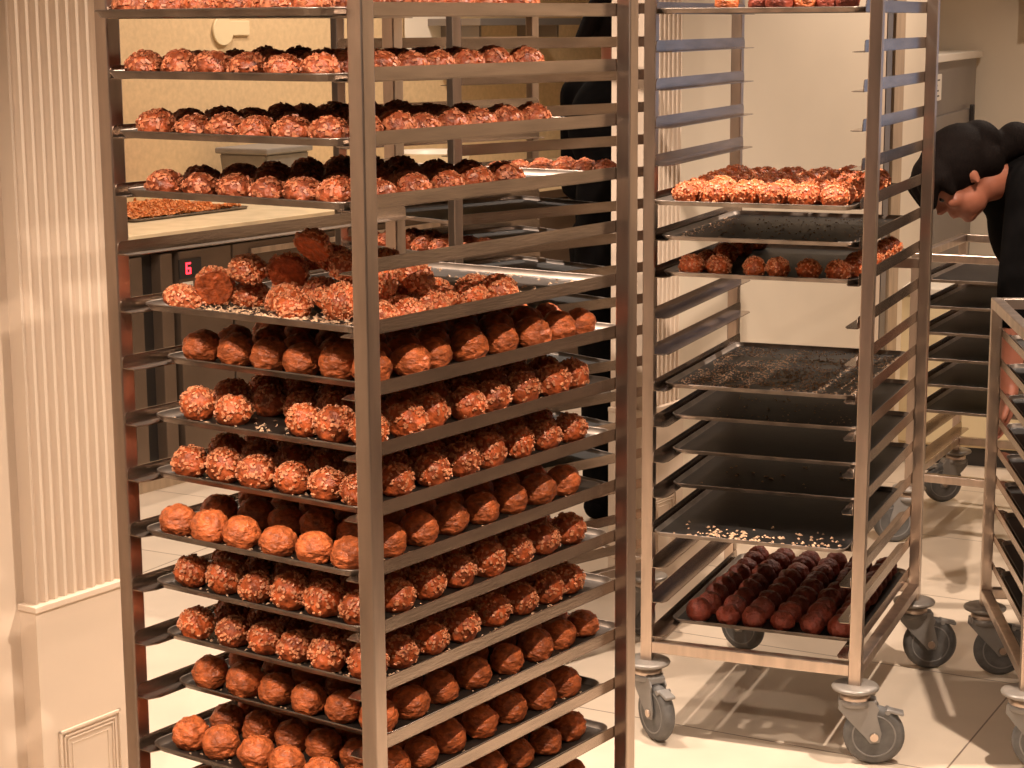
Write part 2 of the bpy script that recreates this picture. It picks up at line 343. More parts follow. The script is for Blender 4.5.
# jumbled tray: pixel-measured places turned into metres (u,v,level) and the way each bun leans
UP=(0,0,1)
PILE=[ # u, v, height of its middle above the tray, up direction in camera-facing axes (right, away, up), place
 (.396,.072,.019,(.25,-.1,1),'lying at the front left corner'),
 (.366,.104,.031,(-.15,1,.22),'standing on edge, its smooth round base facing forwards'),
 (.314,.118,.060,(.1,-.45,1),'perched high, right of the one standing on edge'),
 (.331,.140,.020,(0,-.2,1),'low, between the standing one and the heap'),
 (.274,.158,.052,(.1,1,.35),'tilted back with its broad smooth base facing forwards, mid heap'),
 (.268,.215,.068,(-.3,-.1,1),'high at the back, left of the topmost one'),
 (.193,.125,.100,(.45,.75,.75),'topmost of the heap, smooth base towards the lower left'),
 (.205,.177,.075,(.3,-.3,1),'high, just right of the topmost one'),
 (.150,.140,.073,(.1,-.6,.8),'high, half behind the front post'),
 (.218,.165,.030,(.3,-.5,1),'under the topmost one, right of the broad smooth base'),
 (.262,.132,.020,(-.3,-.3,1),'low front centre, partly behind another'),
 (.206,.090,.020,(0,-.5,1),'low front centre, closest to the front rim'),
 (.185,.150,.020,(.5,-.2,1),'small and low, left of the front post'),
 (.136,.102,.026,(-.4,-1,.5),'on its side at the front, beside the front post'),
 (.140,.165,.048,(0,-.3,1),'second layer, hidden partly by the front post'),
 (.072,.105,.019,(0,-.2,1),'on the right rim, first behind the front post'),
 (.070,.163,.019,(.2,-.2,1),'on the right rim, second behind the front post'),
 (.068,.222,.019,(.6,-.2,1),'on the right rim, third behind the front post'),
 (.080,.318,.019,(0,-.3,1),'on the right side, fourth behind the front post'),
 (.068,.375,.019,(.2,-.6,1),'farthest along the right rim, by the empty half'),
 (.075,.130,.060,(.9,-.3,.4),'upright, stacked above the right rim next to the post'),
 (.080,.200,.058,(.5,-.4,.8),'stacked above the right rim, second from the post'),
 (.125,.300,.022,(.2,-.2,1),'behind the fourth one on the right side'),
 (.155,.235,.070,(.3,.1,1),'dark, on top of the heap right behind the post'),
 (.120,.385,.019,(0,0,1),'low, behind the farthest right one'),
 (.140,.240,.022,UP,'in the middle of the heap, low'),(.210,.235,.022,UP,'low at the back, under the higher ones'),
 (.265,.215,.022,UP,'low at the back, left part'),(.180,.300,.020,UP,'last at the back of the heap'),(.090,.260,.020,UP,'low, between the rim buns and the heap')]
thR=R1['th']
for (u,v,hz,up,ds) in PILE:
    U_=Vector(up).normalized(); q=U_.to_track_quat('Z','Y').to_matrix().to_4x4()@Matrix.Rotation(rnd.uniform(0,6.28),4,'Z'); rot=q.to_euler()
    P=fr(R1,u,v,z1(5)+.0022+hz)-q.to_3x3()@Vector((0,0,.0155))
    bun('sugared_bun',P,f"pearl-sugar bun {ds}, fifth laden tray",'jumbled pearl-sugar buns on the fifth laden tray of the nearest rack',rot=rot,sc=.95,var='dome')
crumbs('pale pearl sugar scattered among the jumbled buns on the nearest rack',R1,[(rnd.uniform(.06,.40),.035+abs(rnd.gauss(0,.05))) for _ in range(420)]+[(rnd.uniform(.05,.42),rnd.uniform(.05,.61)) for _ in range(300)],z1(5)+.0024,(.002,.0050))
for k in (7,8,9,10,11,12,13):
    n={7:110,8:110,9:150,10:60,11:220,12:40,13:70}[k]
    nm={7:'seventh',8:'eighth',9:'ninth',10:'tenth',11:'eleventh',12:'twelfth',13:'thirteenth'}[k]
    crumbs(f"pale crumbs between the buns on the {ORD[ordk[k]]} laden tray of the nearest rack",R1,[(rnd.uniform(.05,.42),TV[k]+.012+abs(rnd.gauss(0,.05))) for _ in range(n)]+[(.045+abs(rnd.gauss(0,.01)),rnd.uniform(.05,.58)) for _ in range(n//3)],z1(k)+.0024,(.0015,.004))

# rack 2
TV2={0:-.015,5:-.050,6:.006,7:.022,10:.040,11:.095,12:.100,13:.106,14:-.030,17:.112}
DS2={0:'laden black tray at the very top of the right rack',5:'tray of brightly lit pearl-sugar buns, right rack',6:'crumb-dusted black tray just under the brightly lit buns, right rack',
 7:'black tray with a sparse front row of sugared buns, right rack',10:'black tray covered with sugar crumbs in the middle of the right rack',11:'black tray directly under the crumb-covered tray, right rack',
 12:'clean black tray, second under the crumb-covered tray, right rack',13:'clean black tray, third under the crumb-covered tray, right rack',14:'lowest empty black tray, pulled forward with crumbs on its front edge, right rack',
 17:'bottom tray of the right rack with rows of dark cocoa buns'}
for k,tv in TV2.items(): put_tray(TM2,R2,.249,tv,.60,z2(k),DS2[k],'trays sliding in the right rack')
U2=[.405,.342,.279,.216,.153,.090]
for i,(u,v,kd) in enumerate([(.33,.05,'plain_bun'),(.26,.06,'cocoa_bun'),(.215,.03,'cocoa_bun'),(.165,.05,'plain_bun'),(.12,.06,'cocoa_bun'),(.08,.06,'cocoa_bun')]):
    bun(kd,fr(R2,u,v,z2(0)+.0022),f"{ADJ[kd]}, {ORD[i+1]} from left, on the top tray of the right rack",'buns on the top tray of the right rack')
grid('sugared_bun',R2,[.400,.338,.272,.206,.146,.082],lin(-.012,.44,7),z2(5)+.0022,'brightly lit tray of right rack','brightly lit pearl-sugar buns on the right rack',sc=1.12,jit=.003)
for i,(u,v) in enumerate([(.405,.058),(.345,.064),(.268,.066),(.215,.062),(.146,.060),(.084,.062)]):
    bun('sugared_bun',fr(R2,u,v,z2(7)+.0022),f"dim pearl-sugar bun, {ORD[i+1]} from left, front row below the crumb-dusted tray",'sparse sugared buns on the tray below, right rack')
for i in range(7):
    bun('sugared_bun',fr(R2,.070+rnd.uniform(-.004,.004),.14+.068*i,z2(7)+.0022),f"dim pearl-sugar bun, {ORD[i+1]} behind the front row along right side of sparse tray",'sparse sugared buns on the tray below, right rack')
    if i%2==0: bun('sugared_bun',fr(R2,.395,.15+.07*i,z2(7)+.0022),f"dim pearl-sugar bun, {ORD[i//2+1]} behind the front row along left side of sparse tray",'sparse sugared buns on the tray below, right rack')
grid('cocoa_bun',R2,[.403,.338,.273,.208,.143,.080],lin(.152,.662,9),z2(17)+.0022,'bottom tray of the right rack','dark cocoa buns on the bottom tray of the right rack',sc=1.03,jit=.003)
def rp(n,u0,u1,v0,v1): return [(rnd.uniform(u0,u1),rnd.uniform(v0,v1)) for _ in range(n)]
crumbs('sugar crumbs dusting the tray under the brightly lit buns',R2,rp(260,.05,.45,.02,.58)+[(.435+rnd.gauss(0,.008),rnd.uniform(.02,.5)) for _ in range(110)],z2(6)+.0024,(.0015,.004),'crumb_dark')
crumbs('thick sugar crumbs covering the middle tray of the right rack',R2,[p for p in rp(3200,.05,.45,.055,.62) if noise.noise(Vector((p[0]*14,p[1]*14,3)))>-.25]+[(rnd.uniform(.06,.44),.052+abs(rnd.gauss(0,.012))) for _ in range(240)],z2(10)+.0024,(.0015,.0042),'crumb_dark')
crumbs('crumbs on the tray under the crumb-covered one, right rack',R2,rp(90,.05,.40,.11,.40),z2(11)+.0024,(.0015,.0035))
crumbs('few brown crumbs on the third clean tray of the right rack',R2,rp(26,.05,.44,.12,.40),z2(13)+.0024,(.002,.006))
crumbs('sugar crumbs along the front edge of the pulled out tray, right rack',R2,[(rnd.uniform(.05,.42)*.8+.04 if rnd.random()<.7 else rnd.uniform(.05,.44),-.015+abs(rnd.gauss(0,.05))) for _ in range(150)],z2(14)+.0024,(.0025,.007))
# rack 3 (seen through the nearest rack)
for n_,k in enumerate([4,5,6,7,8,9,10,11,12,13,14]):
    put_tray(TM1 if k==4 else TM4,R3,.233,.02,.60 if k==4 else .56,z3(k),f"dark tray, {ORD[n_+1]} from the top in the rack seen behind the nearest rack",'trays in the rack behind the nearest rack')
for r in range(7):
    for c,u in enumerate((.075,.150,.225)):
        bun('flaky_bun',fr(R3,u,.10+.075*r,z3(4)+.0022),f"brown bun, {ORD[r+1]} back in {ORD[c+1]} line from right, top tray of rear rack",'buns on the top tray of the rear rack',sc=1.2)
for r in range(2):
    for c,u in enumerate((.40,.33,.26,.19,.12,.06)):
        bun('flaky_bun',fr(R3,u,.06+.08*r,z3(6)+.0022),f"dim brown bun, {ORD[c+1]} from left, {'front' if r==0 else 'second'} row on third tray of rear rack",'buns on the third tray of the rear rack',sc=1.15)
# rack 4 and 5 trays
for i in range(6):
    put_tray(TM4,R4,.2366,.006,.56,.812-.08*i,f"black tray, {ORD[i+1]} from the top in the low rack below the bending person",'trays in the low rack behind the right rack')
for i in range(9):
    put_tray(TM4,R5,.2366,.012+(.015 if i%2 else 0),.56,.847-.072*i,f"black tray, {ORD[i+1]} from the top in the low rack at the right edge",'trays in the low rack at the right edge')

# ------------------------------------------------------------------ room
def wbox(b,t0,t1,c0,c1,z0,z1_,m,bev=0.): b.box(t0,t1,c0,c1,z0,z1_,m,bev,WM)
b=MB(); b.box(-9,9,-4,15,-.05,0,'floor'); struct(b.obj('floor'))
b=MB(); b.box(-9,9,-4,15,3.0,3.05,'ceil'); struct(b.obj('ceiling'))
CP=-2.751
b=MB(); wbox(b,-5.5,2.60,CP-.045-.16,CP-.045,0,3.0,'paint'); struct(b.obj('wall_left'))
b=MB(); wbox(b,4.62,6.15,CP-.12,CP-.031,0,3.0,'paint_wall'); struct(b.obj('wall_right'))
def fluted(name,t0,t1,cp,depth,mold=True,zt=3.0):
    """square base block with a fluted shaft above it"""
    b=MB(); wbox(b,t0,t1,cp-depth,cp,0,.501,'paint'); wbox(b,t0-.004,t1+.004,cp-depth,cp+.005,.500,.512,'paint',.0015)
    n=max(5,round((t1-t0)/.028)); a0,a1=t0+.012,t1-.012; w=(a1-a0)/n
    prof=[(a0,cp-depth),(a0,cp-.010)]
    for i in range(n):
        s0=a0+i*w
        prof.append((s0+w*.10,cp-.008))
        for q in range(7):
            x=q/6; prof.append((s0+w*(.14+.72*x),cp-.008-.010*math.sin(PI*x)))
        prof.append((s0+w*.90,cp-.008))
    prof+=[(a1,cp-.010),(a1,cp-depth)]
    b.prism(prof,.512,zt,'paint',WM)
    if mold:
        u0,u1,zb,zt2=t0+.040,t1-.040,.06,.252
        for ins,wd,pr in ((0,.006,.005),(.012,.004,.003),(.020,.003,.004),(.032,.003,.002)):
            for (x0,x1,y0,y1) in ((u0+ins,u1-ins,zt2-ins-wd,zt2-ins),(u0+ins,u1-ins,zb+ins,zb+ins+wd),(u0+ins,u0+ins+wd,zb+ins,zt2-ins),(u1-ins-wd,u1-ins,zb+ins,zt2-ins)):
                wbox(b,x0,x1,cp-.002,cp+pr,y0,y1,'paint',.001)
    return struct(b.obj(name))
fluted('trim_1',2.357,2.597,CP,.06)
fluted('trim_2',4.585,4.800,CP-.006,.122)
b=MB()
for (a0,a1,dc,m_) in ((6.10,6.145,.012,'paint'),(6.146,6.158,-.020,'dark'),(6.159,6.200,.010,'grey_steel'),(6.201,6.212,-.02,'dark'),(6.213,6.290,.016,'tan')): wbox(b,a0,a1,CP-.20,CP-.02+dc,0,3.0,m_)
struct(b.obj('trim_3'))
b=MB(); wbox(b,4.80,6.12,CP-.032,CP-.020,0,.10,'paint',.002); struct(b.obj('baseboard_right'))
b=MB(); wbox(b,3.2,11.,-5.70,-5.60,0,3.0,'marble'); struct(b.obj('wall_kitchen'))
# far right zone
D2=Vector((.366,.93,0)); N2=Vector((.93,-.366,0)); P0=Vector((1.37,6.82,0))
W2=Matrix(((D2.x,N2.x,0,P0.x),(D2.y,N2.y,0,P0.y),(0,0,1,0),(0,0,0,1)))
b=MB(); b.box(-.02,2.2,-.55,-.43,0,3,'paint_wall',0,W2); struct(b.obj('wall_alcove'))
b=MB(); b.box(1.83,1.95,-.6,5.0,0,3,'paint_wall',0,W2); struct(b.obj('wall_back'))
b=MB(); b.box(-.06,.45,-.55,.0,0,3,'paint_wall',0,W2); struct(b.obj('wall_jamb'))
b=MB(); b.box(-9,9,-4.1,-4,0,3,'shop'); struct(b.obj('wall_front'))
b=MB(); b.box(5.2,5.3,-4,15,0,3,'paint_wall'); struct(b.obj('wall_east'))
b=MB(); b.box(-6.0,-5.9,-4,15,0,3,'shop'); struct(b.obj('wall_west'))
b=MB(); b.box(-9,9,14.9,15,0,3,'paint_wall'); struct(b.obj('wall_north'))
# grey steel cabinet against the alcove wall
cb=empty('steel_cabinet',W2@Vector((.9,-.2,0)),0); tag(cb,'grey steel cabinet with a small white label, behind the bending person','cabinet')
inv=Matrix.Translation(-cb.location)
def part(bb,name): o=bb.obj(name,cb); o.matrix_parent_inverse=inv.copy(); return o
b=MB(); b.box(.46,1.76,-.42,-.004,0,1.43,'grey_steel',.004,W2); part(b,'body')
b=MB(); b.box(.48,1.52,-.003,.012,.05,1.225,'grey_steel',.003,W2); o=part(b,'door')
b=MB(); b.box(1.50,1.53,.012,.030,1.10,1.24,'dark',.004,W2); h_=b.obj('handle',o)
b=MB(); b.box(.60,.80,.0,.004,1.285,1.385,'white',.001,W2)
for i in range(4): b.box(.64,.64+rnd.uniform(.06,.12),.0035,.0048,1.30+.02*i,1.306+.02*i,'ink',0,W2)
o=part(b,'label_sticker'); o['label']='white label with grey print'
b=MB(); b.box(.45,1.80,-.43,.015,1.43,1.46,'white',.003,W2); o=part(b,'top_ledge'); o['label']='white ledge on top'
b=MB(); b.box(1.800,1.828,1.35,2.55,.97,1.85,'white',.004,W2); o_=struct(b.obj('added_blue_panel_1')); b=MB(); b.box(1.792,1.7995,1.40,2.50,1.02,1.80,'blue_glow',0,W2); b.obj('glow_face',o_)  # unseen glowing panel added for the blue reflections on the rack rails
sc_=empty('added_dark_block',(2.32,2.3,0)); tag(sc_,'unseen dark brown block beyond the right picture edge, added to darken rail reflections','counter')  # unseen block added so the lower rails mirror something dark
b=MB(); b.box(-.32,.32,-1.7,1.7,.08,.93,'shop',.004); b.obj('body',sc_)
b=MB(); b.box(-.36,.36,-1.74,1.74,.931,.965,'dark',.004); b.obj('worktop',sc_)
b=MB(); b.box(-.28,.28,-1.66,1.66,0,.08,'dark'); b.obj('plinth',sc_)
# box on back wall
b=MB(); b.box(1.70,1.828,.20,.50,1.575,1.85,'white',.004,W2); tag(b.obj('wall_box'),'pale box fixed high on the far wall, above the bending person','box')
# low cream cabinet with white top and tan side
lc=empty('base_cabinet',(1.62,7.05,0),R(-21.5)); tag(lc,'low cream cabinet with tan side panel behind the low rack','cabinet')
b=MB(); b.box(-.17,.85,-.19,.11,.07,.62,'cream_front',.003); b.obj('body',lc)
b=MB(); b.box(-.182,-.171,-.20,.11,.05,.62,'tan',.001); o=b.obj('side_panel',lc); o['label']='tan side panel'
b=MB(); b.box(-.16,.84,-.17,.10,0,.07,'dark'); b.obj('plinth',lc)
b=MB(); b.box(-.19,.87,-.21,.12,.621,.645,'white',.003); b.obj('worktop',lc)
for i in range(2):
    b=MB(); b.box(-.16+.5*i,.33+.5*i,-.203,-.192,.08,.61,'cream_front',.002); d_=b.obj('door',lc)
    b=MB(); b.box(.28+.08*i,.30+.08*i,-.222,-.2035,.40,.52,'steel',.003); b.obj('handle',d_)

# ------------------------------------------------------------------ kitchen counter seen through the nearest rack
CC=-4.72
ct=empty('kitchen_counter',tuple(WM@Vector((5.5,CC-.4,0)))); tag(ct,'long beige marble worktop over taupe steel units behind the nearest rack','counter')
inv=Matrix.Translation(-ct.location)
def kp(bb,name,par=None,lab=None):
    o=bb.obj(name,par or ct)
    if not par: o.matrix_parent_inverse=inv.copy()
    if lab: o['label']=lab
    return o
b=MB(); wbox(b,3.4,9.5,-5.598,CC,.868,.900,'marble_top',.003); kp(b,'worktop')
b=MB(); wbox(b,3.4,9.5,-5.598,-4.79,.0,.83,'dark'); kp(b,'carcass')
b=MB(); wbox(b,3.4,9.5,-5.598,-4.735,.83,.867,'fridge',.002); kp(b,'apron')
spans=[(3.45,4.60),(4.686,4.742),(4.775,5.034),(5.045,5.68),(5.69,6.33),(6.34,6.98),(6.99,7.63),(7.64,8.3)]
for i,(t0,t1) in enumerate(spans):
    b=MB(); wbox(b,t0,t1,-4.79,-4.742,.10,.822,'fridge',.003); dd=kp(b,'door')
    if i>=3:
        b=MB(); wbox(b,t0+.08,t1-.08,-4.741,-4.728,.78,.80,'steel',.002); kp(b,'handle',dd)
    if i==2:
        b=MB(); wbox(b,4.768,4.876,-4.741,-4.734,.727,.795,'dark',.002); disp=kp(b,'display',dd,'small black display reading 6 in red')
        # digit 6 of segments
        b=MB(); cx,z0=4.798,.742; w_,h2=.024,.040; th_=.006
        for (x0,x1,y0,y1) in ((0,w_,0,th_),(0,w_,h2/2-th_/2,h2/2+th_/2),(0,w_,h2-th_,h2),(0,th_,0,h2),(w_-th_,w_,0,h2/2)):
            wbox(b,cx+x0,cx+x1,-4.7345,-4.7325,z0+y0,z0+y1,'red_led')
        dg=kp(b,'digit',dd,'red glowing digit 6')
        b=MB(); wbox(b,4.785,4.835,-4.741,-4.737,.675,.715,'white',.001)
        for j in range(2): wbox(b,4.79,4.83,-4.7372,-4.7365,.684+.014*j,.690+.014*j,'ink')
        kp(b,'label_sticker',dd,'small pale label under the display')
b=MB(); wbox(b,3.45,9.4,-4.80,-4.775,.0,.095,'tan'); kp(b,'plinth')
# crumb tray on the counter
tm=tray_mesh(.50,.62,'tray_black','rim')
o=link('baking_tray',tm,None,tuple(WM@Vector((5.15,-5.28,.9005))),(0,0,R(-34))); tag(o,'black tray heaped with orange crumbs on the marble worktop','tray')
cr=MB(); rr=random.Random(3)
for i in range(2600):
    a,c_=rr.uniform(-.225,.225),rr.uniform(-.285,.285); s_=rr.uniform(.004,.009); hz=.010+.022*max(0,noise.noise(Vector((a*14,c_*14,0)))+.35)*rr.random()
    t=bmesh.new(); bmesh.ops.create_cube(t,size=1)
    for v in t.verts: v.co*=s_*rr.uniform(.7,1.3)
    cr.add(t,'crumb_orange' if 'crumb_orange' in M else 'crumb',Matrix.Translation((a,c_,hz))@Euler((rr.random()*6,rr.random()*6,rr.random()*6)).to_matrix().to_4x4())
M['crumb_orange']=mat('orange_crumb',(.62,.22,.06),.6,0,0,1,.4,60)
t=bmesh.new(); bmesh.ops.create_grid(t,x_segments=30,y_segments=36,size=1)
for v in t.verts: v.co=Vector((v.co.x*.225,v.co.y*.285,.006+.014*max(0,noise.noise(Vector((v.co.x*3.2,v.co.y*4,0)))+.5)))
cr.add(t,'crumb_orange'); cr.mats=['crumb_orange']
for f in cr.bm.faces: f.material_index=0
o=cr.obj('orange_crumbs'); o.location=tuple(WM@Vector((5.15,-5.28,.9005))); o.rotation_euler=(0,0,R(-34)); o['kind']='stuff'; o['label']='orange crumbs heaped on the tray on the worktop'; o['category']='crumbs'
# grey plastic box on the counter
bx=empty('food_container',tuple(WM@Vector((5.95,-5.40,.9005))),R(55-90+6)); tag(bx,'grey plastic food container standing on the worktop against the marble wall','container')
b=MB(); 
def frust(b,w0,l0,w1,l1,z0,z1_,m):
    t=bmesh.new(); lo=[t.verts.new((x*w0/2,y*l0/2,z0)) for x,y in ((-1,-1),(1,-1),(1,1),(-1,1))]; hi=[t.verts.new((x*w1/2,y*l1/2,z1_)) for x,y in ((-1,-1),(1,-1),(1,1),(-1,1))]
    t.faces.new(lo[::-1]); t.faces.new(hi)
    for i in range(4): t.faces.new([lo[i],lo[(i+1)%4],hi[(i+1)%4],hi[i]])
    bmesh.ops.bevel(t,geom=t.edges[:],offset=.006,segments=2,affect='EDGES'); b.add(t,m)
frust(b,.21,.27,.235,.30,0,.175,'plastic_grey'); b.obj('body',bx)
b=MB(); b.box(-.13,.13,-.162,.162,.1755,.20,'plastic_grey',.006); b.obj('rim',bx)
# white bowl
b=MB(); b.lathe([(.06,0),(.10,.01),(.15,.06),(.175,.125),(.180,.128),(.176,.131),(.168,.122),(.14,.06),(.09,.016),(.01,.012)],'white',40)
o=b.obj('mixing_bowl'); o.location=tuple(WM@Vector((6.88,-5.25,.9005))); tag(o,'wide white bowl on the worktop seen through the nearest rack','bowl')
# pale patch on the marble wall, white panel put in for a lit patch of the wall, shelf with dark box
b=MB(); b.cyl(WM@Vector((5.93,-5.597,1.565)),WM@Vector((5.93,-5.585,1.565)),.058,m='cream_front',n=28); wbox(b,5.93,6.09,-5.598,-5.588,1.545,1.605,'cream_front',.003); 
tag(b.obj('wall_plate'),'pale round plate with a flat tab on the marble wall','plate')
b=MB(); b.box(-.17,.17,-.003,.003,0,.22,'white',.001); o=b.obj('lit_wall_patch'); o.location=tuple(WM@Vector((7.30,-5.585,1.43))); o.rotation_euler=(0,0,R(55)); tag(o,'pale square panel standing in for a lit patch of marble wall, left of rear rack post','sheet')
sh=empty('wall_shelf',tuple(WM@Vector((7.75,-5.45,1.52)))); tag(sh,'dark wall shelf with a grey underside seen through the upper gap of the nearest rack','shelf')
inv=Matrix.Translation(-sh.location)
b=MB(); wbox(b,7.30,8.15,-5.598,-5.28,1.578,1.61,'grey_steel',.002); o=b.obj('board',sh); o.matrix_parent_inverse=inv.copy()
for t_ in (7.4,8.05):
    b=MB(); wbox(b,t_,t_+.02,-5.598,-5.36,1.52,1.577,'grey_steel',.002); o=b.obj('bracket',sh); o.matrix_parent_inverse=inv.copy()

# ------------------------------------------------------------------ people
def blob_obj(name,parts,voxel,m,parent=None,smooth=3):
    """ellipsoids and tapered capsules fused into one continuous skin by a voxel remesh"""
    bm=bmesh.new()
    def sph(c,r,rot=None):
        t=bmesh.new(); bmesh.ops.create_icosphere(t,subdivisions=3,radius=1); mp={}
        r=Vector(r) if hasattr(r,'__len__') else Vector((r,r,r))
        for v in t.verts:
            p=Vector((v.co.x*r.x,v.co.y*r.y,v.co.z*r.z)); p=(rot@p) if rot else p; mp[v]=bm.verts.new(Vector(c)+p)
        for f in t.faces: bm.faces.new([mp[v] for v in f.verts])
        t.free()
    for q in parts:
        if q[0]=='s': sph(*q[1:])
        else:
            _,a,ra,b_,rb=q[:5]; a,b_=Vector(a),Vector(b_); n=max(2,int((b_-a).length/(min(ra,rb)*.35))+1)
            fl=q[5] if len(q)>5 else None
            for i in range(n+1):
                f=i/n; r_=ra+(rb-ra)*f; sph(a.lerp(b_,f),(r_*fl[0],r_*fl[1],r_) if fl else r_)
    me=bpy.data.meshes.new(name); bm.to_mesh(me); bm.free()
    o=bpy.data.objects.new(name+'_tmp',me); C.objects.link(o)
    md=o.modifiers.new('r','REMESH'); md.mode='VOXEL'; md.voxel_size=voxel; md.use_smooth_shade=True
    ms=o.modifiers.new('s','SMOOTH'); ms.factor=.5; ms.iterations=smooth
    dg=bpy.context.evaluated_depsgraph_get(); dg.update(); ev=o.evaluated_get(dg); nm=bpy.data.meshes.new_from_object(ev)
    bpy.data.objects.remove(o); nm.name=name; nm.materials.clear(); nm.materials.append(M[m])
    for p in nm.polygons: p.use_smooth=True
    return link(name,nm,parent)
def head_parts(Hm):
    """Hm: 4x4 head frame, x right, y forward (face), z up, origin mid-skull"""
    rot=Hm.to_3x3(); P=lambda x,y,z: Hm@Vector((x,y,z)); o=[]
    S=lambda c,r: o.append(('s',P(*c),r,rot))
    S((0,-.012,.022),(.074,.094,.086)); S((0,.030,-.045),(.056,.056,.062)); S((0,.058,-.088),(.024,.022,.018)); S((0,.062,.010),(.056,.030,.040))
    S((0,.083,.024),(.046,.012,.010)); S((0,.093,-.010),(.010,.013,.026)); S((0,.103,-.024),(.012,.013,.010)); 
    for s_ in (-1,1):
        S((s_*.010,.095,-.028),(.008,.009,.006)); S((s_*.036,.066,-.022),(.022,.022,.020)); S((s_*.031,.077,.004),(.013,.010,.008))
        S((s_*.073,-.006,-.012),(.006,.013,.023)); S((s_*.077,-.010,-.004),(.0045,.013,.016)); S((s_*.075,-.002,-.028),(.0055,.007,.008))
    S((0,.086,-.050),(.022,.010,.006)); S((0,.084,-.061),(.018,.010,.007))
    return o
def hand_parts(wr,dr,side,palm_n,curl=.4):
    """palm, four jointed fingers of unequal length, thumb from the side; dr points to the fingertips"""
    wr,dr,pn=Vector(wr),Vector(dr).normalized(),Vector(palm_n).normalized(); sd=dr.cross(pn).normalized()*side; o=[]
    o.append(('c',wr,.024,wr+dr*.03,.026)); 
    for i in range(4): 
        f=(i-1.5)/1.5; base=wr+dr*.085+sd*f*.031; o.append(('c',wr+dr*.02+sd*f*.016,.014,base,.0125))
        ln=(.036,.041,.038,.029)[i]; p=base; d_=dr.copy()
        for j in range(3):
            d_=(d_+pn*curl*(.5+.35*j)).normalized(); q=p+d_*ln*(1,.68,.55)[j]; o.append(('c',p,.0095-.0008*j,q,.0088-.0008*j)); p=q
    p=wr+dr*.025-sd*.022; d_=(dr*.6-sd*.8+pn*.25).normalized(); q=p+d_*.036; o.append(('c',p,.014,q,.0115)); 
    d_=(dr*.9-sd*.35+pn*.3).normalized(); r_=q+d_*.030; o.append(('c',q,.011,r_,.010)); o.append(('c',r_,.010,r_+d_*.022,.0085)); return o
# -- person bending over the low racks
pr=empty('person',(1.62,5.30,0)); tag(pr,'person in black with tied dark hair bending forward over the low rack at right','person')
f_=Vector((-.66,-.14,-.74)).normalized(); u_=Vector((-.74,0,.66)); x_=f_.cross(u_).normalized(); u_=x_.cross(f_).normalized()
HC=Vector((1.168,5.05,1.190))
HM=Matrix(((x_.x,f_.x,u_.x,HC.x),(x_.y,f_.y,u_.y,HC.y),(x_.z,f_.z,u_.z,HC.z),(0,0,0,1)))
neck0=HM@Vector((0,-.030,-.060)); ch=Vector((1.40,5.16,1.16)); nb=Vector((1.335,5.13,1.185)); pel=Vector((1.74,5.36,.93))
shN=Vector((1.350,4.99,1.16)); shF=Vector((1.46,5.33,1.16)); elN=Vector((1.316,4.98,.905)); wrN=Vector((1.296,4.955,.665)); elF=Vector((1.50,5.34,.90)); wrF=Vector((1.48,5.28,.67))
kn=Vector((1.74,5.22,.50)); an=Vector((1.76,5.22,.09)); kf=Vector((1.80,5.50,.50)); af=Vector((1.84,5.50,.09))
P_=head_parts(HM)+[('c',neck0,.052,nb,.060),('s',ch,(.15,.15,.12)),('c',ch,.115,pel,.125),('c',shN,.052,elN,.042),('c',elN,.041,wrN,.027),('c',shF,.052,elF,.042),('c',elF,.041,wrF,.027),
 ('c',ch,.08,shN,.055),('c',ch,.08,shF,.055),('c',pel,.11,kn,.062),('c',kn,.06,an,.042),('c',pel,.11,kf,.062),('c',kf,.06,af,.042)]
P_+=hand_parts(wrN,(-.10,-.05,-1),1,(-1,0,0))+hand_parts(wrF,(-.10,0,-1),-1,(-1,0,0))
INV=Matrix.Translation(-Vector(pr.location))
def pp(o,par): 
    o.matrix_parent_inverse=Matrix.Translation(-Vector(par.location)); return o
body=pp(blob_obj('body',P_,.0062,'skin',pr),pr)
pp(blob_obj('jacket',[('c',nb+Vector((.035,.01,-.005)),.078,ch,.13),('s',ch,(.17,.17,.135)),('c',ch,.135,ch.lerp(pel,.55),.145),('c',ch.lerp(pel,.55),.145,pel,.145),
  ('c',ch,.10,shN,.075),('c',shN,.074,elN,.058),('c',elN,.057,elN.lerp(wrN,.30),.050),('c',ch,.10,shF,.075),('c',shF,.074,elF,.058),('c',elF,.057,elF.lerp(wrF,.30),.050),
  ('s',ch+Vector((-.05,-.02,-.08)),(.08,.14,.16)),('s',(1.375,5.13,1.205),(.085,.12,.085)),('c',(1.335,5.10,1.215),.060,(1.45,5.20,1.24),.085)],.012,'black_cloth',pr),pr)
pp(blob_obj('trousers',[('c',pel,.145,kn,.085),('c',kn,.083,an+Vector((0,0,.03)),.066),('c',pel,.145,kf,.085),('c',kf,.083,af+Vector((0,0,.03)),.066)],.014,'black_cloth',pr),pr)
for a_ in (an,af): pp(blob_obj('shoe',[('c',a_+Vector((.03,0,-.035)),.050,a_+Vector((-.13,0,-.045)),.040)],.010,'black_cloth',pr),pr)
hr=HM.to_3x3(); hp=lambda x,y,z: HM@Vector((x,y,z))
